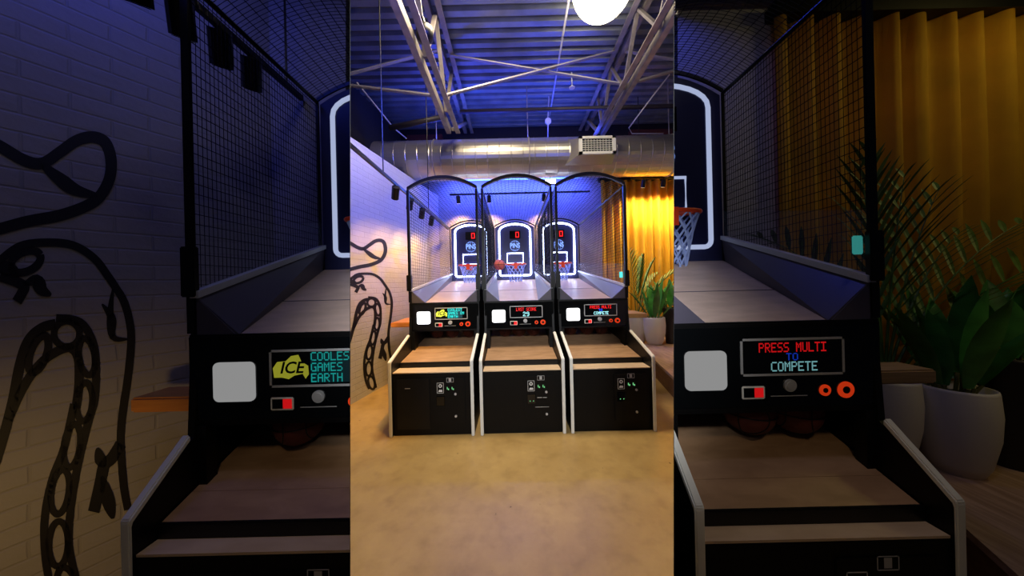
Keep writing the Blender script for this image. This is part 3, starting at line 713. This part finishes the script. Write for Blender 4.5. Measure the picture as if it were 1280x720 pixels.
obj('vent_core', boxbm(vc.x - .245, vc.x + .245, vc.y + .005, vc.y + .02, vc.z - .105, vc.z + .105), m_slat, vb)
bm = nb()
for k in range(1, 6): z = vc.z - .105 + .21 * k / 6; box(bm, vc.x - .245, vc.x + .245, vc.y - .012, vc.y + .004, z - .003, z + .003)
for k in range(1, 10): x = vc.x - .245 + .49 * k / 10; box(bm, x - .0025, x + .0025, vc.y - .010, vc.y + .003, vc.z - .105, vc.z + .105)
obj('vent_grille', bm, m_vent, vb)
fl = W(688, 228, 5.1)
t = thing('led_floodlight', 'small glowing white LED floodlight under the duct between two cage arches', 'lamp', fl)
obj('housing', boxbm(-.10, .10, -.02, .06, -.03, .05, bev=.006), m_frame, t); obj('lit_face', boxbm(-.09, .09, -.028, -.02, -.028, .045), mat('white blue lit lens', (255, 255, 255), .4, emit=(215, 225, 255), es=9), t)
obj('hanger_rod', tube(nb(), [(0, .05, .04), (0, .07, .12)], .008, 6), m_frame, t)
# globe pendant
gc = W(753, -19, 3.25)
t = thing('globe_pendant', 'glowing opal globe lamp hanging at the top of the picture', 'lamp', (gc.x, gc.y, gc.z - .34))
bm = nb(); bmesh.ops.create_uvsphere(bm, u_segments=32, v_segments=20, radius=.34)
for v in bm.verts: v.co.z += .34
obj('globe', bm, m_globe, t, True)
obj('cap', lathe(nb(), [(.10, .66), (.10, .72), (.03, .76)], 20), m_frame, t)
# ---------------------------------------------------------------- track lights
def track(a, b, heads, label, hgroup, place, power, col, aim, stems=(), size=50, hs=1.0):
    a = Vector(a); b = Vector(b); d = (b - a).normalized()
    tr = thing('light_track', label, 'light track', a, 0, 'light tracks'); O = Vector((0, 0, 0))
    bm = nb(); bar(bm, O, b - a, .026, .030); obj('rail', bm, m_frame, tr)
    for f, off in stems:
        p = (b - a) * f; obj('hanger_rod', tube(nb(), [p, p + Vector(off)], .006, 6), m_frame, tr)
    for i, f in enumerate(heads):
        p = a.lerp(b, f)
        t = thing('track_light', place[i], 'spotlight', p - Vector((0, 0, .16)), 0, hgroup)
        ax = (Vector(aim(p)) - p).normalized()
        obj('stem', boxbm(-.012 * hs, .012 * hs, -.012 * hs, .012 * hs, .08, .145), m_frame, t)
        c = Vector((0, 0, .07)); r = .042 * hs
        bm = nb(); tube(bm, [c - ax * .06, c + ax * .085], r, 14); obj('lamp_head', bm, m_frame, t)
        bm = nb(); tube(bm, [c + ax * .086, c + ax * .089], r * .8, 12); obj('lens', bm, m_lens if power else m_glossblack, t)
        if power:
            lamp('spotlight_beam', 'SPOT', p - Vector((0, 0, .09)) + ax * .12, power, col, aim(p), .03, spot=size, blend=.9)
    return tr
TH = 2.60
track((-1.30, 2.12, TH), (-1.30, 5.98, TH), (.30, .42, .55, .68), 'black light track running back beside the left machine along the white wall', 'track lights over the left wall',
      ['black track spotlight nearest the front on the left track, left of the cage', 'second black track spotlight on the left track, at the corner of the left cage', 'third black track spotlight on the left track, seen through the left cage', 'rearmost black track spotlight on the left track, deep behind the cage wire'],
      55, AMBER, lambda p: (-1.8, p.y + .9, 1.5), ((.22, (0, 0, 2.41)), (.64, (0, 0, 2.41))), size=95)
track((-1.2, 5.75, 3.24), (1.6, 5.75, 3.24), (.06, .28, .67), 'black light track on the back wall above the backboards', 'track lights on the back wall',
      ['black spotlight at the left end of the rear track', 'black spotlight on the rear track above the left machine', 'black spotlight on the rear track above the right machine'], 95, AMBER, lambda p: (p.x, 6.1, 1.9), ((.1, (0, .35, 0)), (.9, (0, .35, 0))), size=110)
track((2.35, 5.58, 3.42), (4.1, 5.58, 3.42), (.14, .36, .6, .85), 'black light track in front of the mustard curtain', 'track lights on the curtain',
      ['black spotlight at the left end of the curtain track', 'black spotlight in the left half of the curtain track', 'black spotlight in the right half of the curtain track', 'black spotlight at the right end of the curtain track'], 105, (255, 226, 150), lambda p: (p.x, 5.95, 2.55), ((.1, (0, 0, 1.58)), (.9, (0, 0, 1.58))), size=125)

track((-1.33, .62, 2.66), (-1.33, 1.86, 2.66), (.33, .45, .58, .71), 'dim black light track running back beside the large left machine', 'track lights over the dim left wall',
      ['nearest dim black spotlight by the top of the dim left wall', 'second dim black spotlight at the cage corner of the large left machine', 'third dim black spotlight seen through the large left cage', 'rearmost dim black spotlight seen through the large left cage'],
      0, AMBER, lambda p: (-1.75, p.y + .5, 1.6), ((.2, (0, 0, .795)), (.9, (0, 0, .795))))
# ---------------------------------------------------------------- curtains
def curtain(x0, x1, y, z0, z1, n, amp, label):
    bm = nb(); N = n * 10; rows = 10; G = []
    ph = [random.uniform(-.5, .5) for _ in range(n + 2)]; am = [random.uniform(.6, 1.15) for _ in range(n + 2)]
    for j in range(rows + 1):
        z = z0 + (z1 - z0) * j / rows; row = []
        for i in range(N + 1):
            f = i / N * n; k = int(f); fr = f - k; a = am[k] * (1 - fr) + am[k + 1] * fr; pp = ph[k] * (1 - fr) + ph[k + 1] * fr
            yy = y - amp * a * (.5 + .5 * math.sin(2 * PI * f + pp * 1.6)) ** .8 * (1 - .15 * j / rows)
            row.append(bm.verts.new((x0 + (x1 - x0) * i / N + .01 * math.sin(3 * z + k) * (1 - j / rows), yy, z)))
        G.append(row)
    for j in range(rows):
        for i in range(N): bm.faces.new((G[j][i], G[j][i + 1], G[j + 1][i + 1], G[j + 1][i]))
    bmesh.ops.solidify(bm, geom=bm.faces[:], thickness=.006)
    t = thing('curtain', label, 'curtain', (0, 0, 0), 0, 'mustard curtains')
    obj('drape', bm, m_curtain, t, True)
    obj('rail', boxbm(x0 - .02, x1, y - .10, y + .02, z1, z1 + .09), m_frame, t)
curtain(1.88, 4.2, 6.05, .27, 3.52, 14, .15, 'brightly lit mustard yellow curtain right of the three machines')
curtain(1.95, 4.2, 2.15, .27, 3.32, 11, .10, 'dim mustard curtain filling the right side of the picture')

# ---------------------------------------------------------------- platforms, ledges
def platform(poly, label):
    t = thing('platform', label, 'platform', (poly[0][0], poly[0][1], 0), 0, 'wooden platforms'); o = Vector((poly[0][0], poly[0][1], 0))
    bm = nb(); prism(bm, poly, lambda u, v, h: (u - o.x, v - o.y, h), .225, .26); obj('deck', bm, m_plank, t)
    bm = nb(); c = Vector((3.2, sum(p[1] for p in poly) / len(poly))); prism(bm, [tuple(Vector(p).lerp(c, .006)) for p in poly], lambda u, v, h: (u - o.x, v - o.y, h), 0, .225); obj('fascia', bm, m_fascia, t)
platform([(1.76, 2.70), (2.07, 4.2), (1.74, 4.75), (1.74, 6.08), (4.25, 6.08), (4.25, 2.70)], 'low wooden platform with bright plants beside the right machine of the trio')
platform([(1.70, .80), (1.92, 1.10), (2.06, 1.33), (1.80, 1.56), (1.80, 2.14), (4.25, 2.14), (4.25, .80)], 'low dim wooden platform at the lower right corner of the picture')
def ledge(x0, x1, y0, y1, z, m, bx, label):
    t = thing('drink_ledge', label, 'shelf', ((x0 + x1) / 2, (y0 + y1) / 2, z), 0, 'wooden drink ledges')
    hx, hy = (x1 - x0) / 2, (y1 - y0) / 2
    obj('board', boxbm(-hx, hx, -hy, hy, -.065, 0, bev=.008), m, t)
    s = 1 if bx > 0 else -1
    obj('bracket', boxbm(min(s * hx, s * (hx - .03)), max(s * hx, s * (hx - .03)), -hy * .6, hy * .6, -.20, -.065), m_frame, t)
ledge(-1.70, -1.198, 4.0, 4.6, .93, m_ledge, 1, 'orange wooden drink ledge fixed left of the bright left machine')
ledge(1.348, 1.97, 4.2, 4.7, .955, m_ledgep, -1, 'pale wooden drink ledge fixed right of the bright right machine')
ledge(-1.70, -1.198, 1.27, 1.42, .965, m_ledge, 1, 'dim orange wooden drink ledge at the left side of the large left machine')
ledge(1.348, 1.97, 1.34, 1.48, .985, m_ledgep, -1, 'dim wooden drink ledge between the large right machine and the pots')

# ---------------------------------------------------------------- plants
def pot_round(parent, r, h, m):
    obj('pot', lathe(nb(), [(r * .62, 0), (r * .78, h * .12), (r * .96, h * .45), (r, h * .72), (r * .95, h * .97), (r * .93, h), (r * .86, h), (r * .86, h * .9)], 36), m, parent, True)
    obj('soil', lathe(nb(), [(r * .855, h * .86), (r * .855, h * .90)], 24), m_soil, parent)
def pot_tall(parent, r, h, m):
    obj('pot', lathe(nb(), [(r * .70, 0), (r * .74, .01), (r, h - .02), (r, h), (r * .9, h), (r * .9, h * .92)], 32), m, parent, True)
    obj('soil', lathe(nb(), [(r * .89, h * .88), (r * .89, h * .92)], 24), m_soil, parent)
def leafblade(bm, base, dirv, L, wd, droop, seg=7, fold=.15):
    d = Vector(dirv).normalized(); side = d.cross(Vector((0, 0, 1)))
    side = side.normalized() if side.length > .05 else Vector((1, 0, 0))
    p = Vector(base); prev = None
    for i in range(seg + 1):
        f = i / seg; wv = wd * (math.sin(PI * min(1, f * .92 + .08)) ** .8) if i < seg else .002
        dd = (d + Vector((0, 0, -droop * f * f))).normalized(); n = side.cross(dd).normalized()
        c = bm.verts.new(p); a = bm.verts.new(p + side * wv / 2 + n * wv * fold); b = bm.verts.new(p - side * wv / 2 + n * wv * fold)
        if prev: bm.faces.new((prev[0], prev[1], a, c)); bm.faces.new((prev[0], c, b, prev[2]))
        prev = (c, a, b); p = p + dd * L / seg
def broad_plant(label, loc, r, h, kind, n, L, seed, dx=1.0, dy=1.0):
    random.seed(seed)
    t = thing('potted_plant', label, 'plant', loc, 0, 'broad leaved potted plants')
    (pot_round if kind == 'round' else pot_tall)(t, r, h, m_pot if kind == 'round' else m_potb)
    stems = nb(); fol = nb()
    for i in range(n):
        a = 2 * PI * i / n * 2.4 + random.uniform(-.3, .3); tilt = .15 + .75 * (i / n) ** 1.2
        sh = random.uniform(.05, .25) * h * (1 - .5 * i / n)
        b0 = Vector((math.cos(a) * r * .35, math.sin(a) * r * .35, h * .88))
        d = Vector((math.cos(a) * math.sin(tilt) * dx, math.sin(a) * math.sin(tilt) * dy, math.cos(tilt)))
        b1 = b0 + d * (sh + .05); tube(stems, [b0, b1], .009, 5)
        leafblade(fol, b1, d, L * random.uniform(.75, 1.1), random.uniform(.09, .13), random.uniform(.15, .55))
    obj('stems', stems, m_stem, t); obj('foliage', fol, m_leaf, t, True)
    return t
def palm(label, loc, r, h, fronds, seed, m=m_palm):
    random.seed(seed)
    t = thing('potted_palm', label, 'plant', loc, 0, 'potted palms'); pot_round(t, r, h, m_pot)
    st = nb()
    for (ax, ay, L, droop) in fronds:
        d = Vector((ax, ay, 1)).normalized(); p = Vector((ax * .05, ay * .05, h * .88)); pts = [p.copy()]; bm = nb(); N = 26
        for i in range(N):
            f = i / N; dd = (d + Vector((ax * 1.2 * f, ay * 1.2 * f, -droop * f * f * 1.6))).normalized(); p = p + dd * L / N; pts.append(p.copy())
        tube(bm, pts, [.009 * (1 - .8 * i / N) for i in range(N + 1)], 5)
        for i in range(8, N + 1, 2):
            f = i / N; dd = (pts[i] - pts[i - 1]).normalized(); s = dd.cross(Vector((0, 0, 1))); s = s.normalized() if s.length > .1 else Vector((1, 0, 0))
            ll = .27 * L / 1.2 * math.sin(PI * (.12 + .83 * (f - .3) / .7)) + .05
            for sg in (1, -1):
                leafblade(bm, pts[i], (s * sg * .75 + dd * 1.1 + Vector((0, 0, .25))), ll * random.uniform(.9, 1.2), .026, .35, 4, .1)
        obj('frond', bm, m, t)
    return t
PF = .26
FR = [(-.06, -.05, 1.25, .1), (.07, .0, 1.2, .1), (.0, .1, 1.35, .1), (.15, -.05, 1.15, .2), (.42, -.05, 1.2, .3), (.75, .0, 1.45, .35), (1.0, -.1, 1.2, .5), (-.5, -.1, 1.15, .5), (.28, .08, 1.0, .3)]
palm('bright feathery palm in a pale pot behind the lit right machine', (2.38, 5.55, PF), .21, .50, FR, 3)
broad_plant('bright broad leaved plant in a round white pot before the lit curtain', (2.60, 5.30, PF), .19, .50, 'round', 14, .66, 5)
broad_plant('bright green leafy plant in a tall black pot right of the lit white pot', (2.96, 5.36, PF), .155, .66, 'tall', 11, .52, 8)
palm('large dim feathery palm in a pale pot close behind the big right machine', (2.36, 1.84, PF), .15, .52, [(a if a > -.3 else a * .7, b * .2, L * 1.12, d) for a, b, L, d in FR], 3)
broad_plant('large dim broad leaved plant in a round grey pot before the dark curtain', (2.62, 1.72, PF), .155, .50, 'round', 14, .56, 5, dx=.7, dy=.5)
broad_plant('large dim leafy plant in a tall black pot at the far right edge', (3.02, 1.76, PF), .135, .66, 'tall', 11, .42, 8, dx=.75, dy=.5)

# ---------------------------------------------------------------- added side bay lights, no fixtures built for them
lamp('added_blue_bay_fill', 'AREA', (-1.65, .95, 3.40), 3.4, BLUE, (-1.75, 1.3, 2.4), .5, .2)  # unseen blue fill added for the top of the left bay wall
lamp('added_bay_fill', 'SPOT', (-1.35, .42, .70), 7, (255, 205, 120), (-1.95, 1.2, .45), .05, spot=110, blend=1)  # added warm fill, low and out of view, for the left bay wall
lamp('added_bay_fill', 'AREA', (-.85, .55, 3.40), 2.2, (225, 220, 255), (-.8, 1.0, 0), .4, .2)  # added pale fill over the left bay machine
lamp('added_bay_fill', 'AREA', (1.2, .55, 3.40), 2.6, (225, 220, 255), (1.1, 1.1, 0), .5, .2)  # same added fill over the right bay machine
lamp('added_ramp_bay_fill', 'SPOT', (-.62, .36, 1.75), 3.2, (255, 226, 180), (-.75, .95, .68), .05, spot=70, blend=1)  # added unseen spot lifting the left bay ramp
lamp('added_ramp_bay_fill', 'SPOT', (.85, .36, 1.75), 3.2, (255, 226, 180), (.95, .95, .68), .05, spot=80, blend=1)  # added unseen spot lifting the right bay ramp
lamp('added_amber_bay_fill', 'AREA', (3.6, 1.2, 3.40), 4.6, (245, 222, 130), (2.6, 2.1, 1.6), .5, .2)  # added fill under the bay roof for the dim curtain
lamp('added_plant_bay_fill', 'SPOT', (2.9, .8, 1.7), 3.5, (255, 225, 170), (2.7, 1.8, .8), .05, spot=75, blend=1)  # added out-of-view spot for the bay plants
lamp('added_blue_bay_fill', 'AREA', (1.25, 1.75, 3.40), 2, BLUE, (.9, 1.8, 2), .4, .2)  # unseen blue fill added over the right bay machine
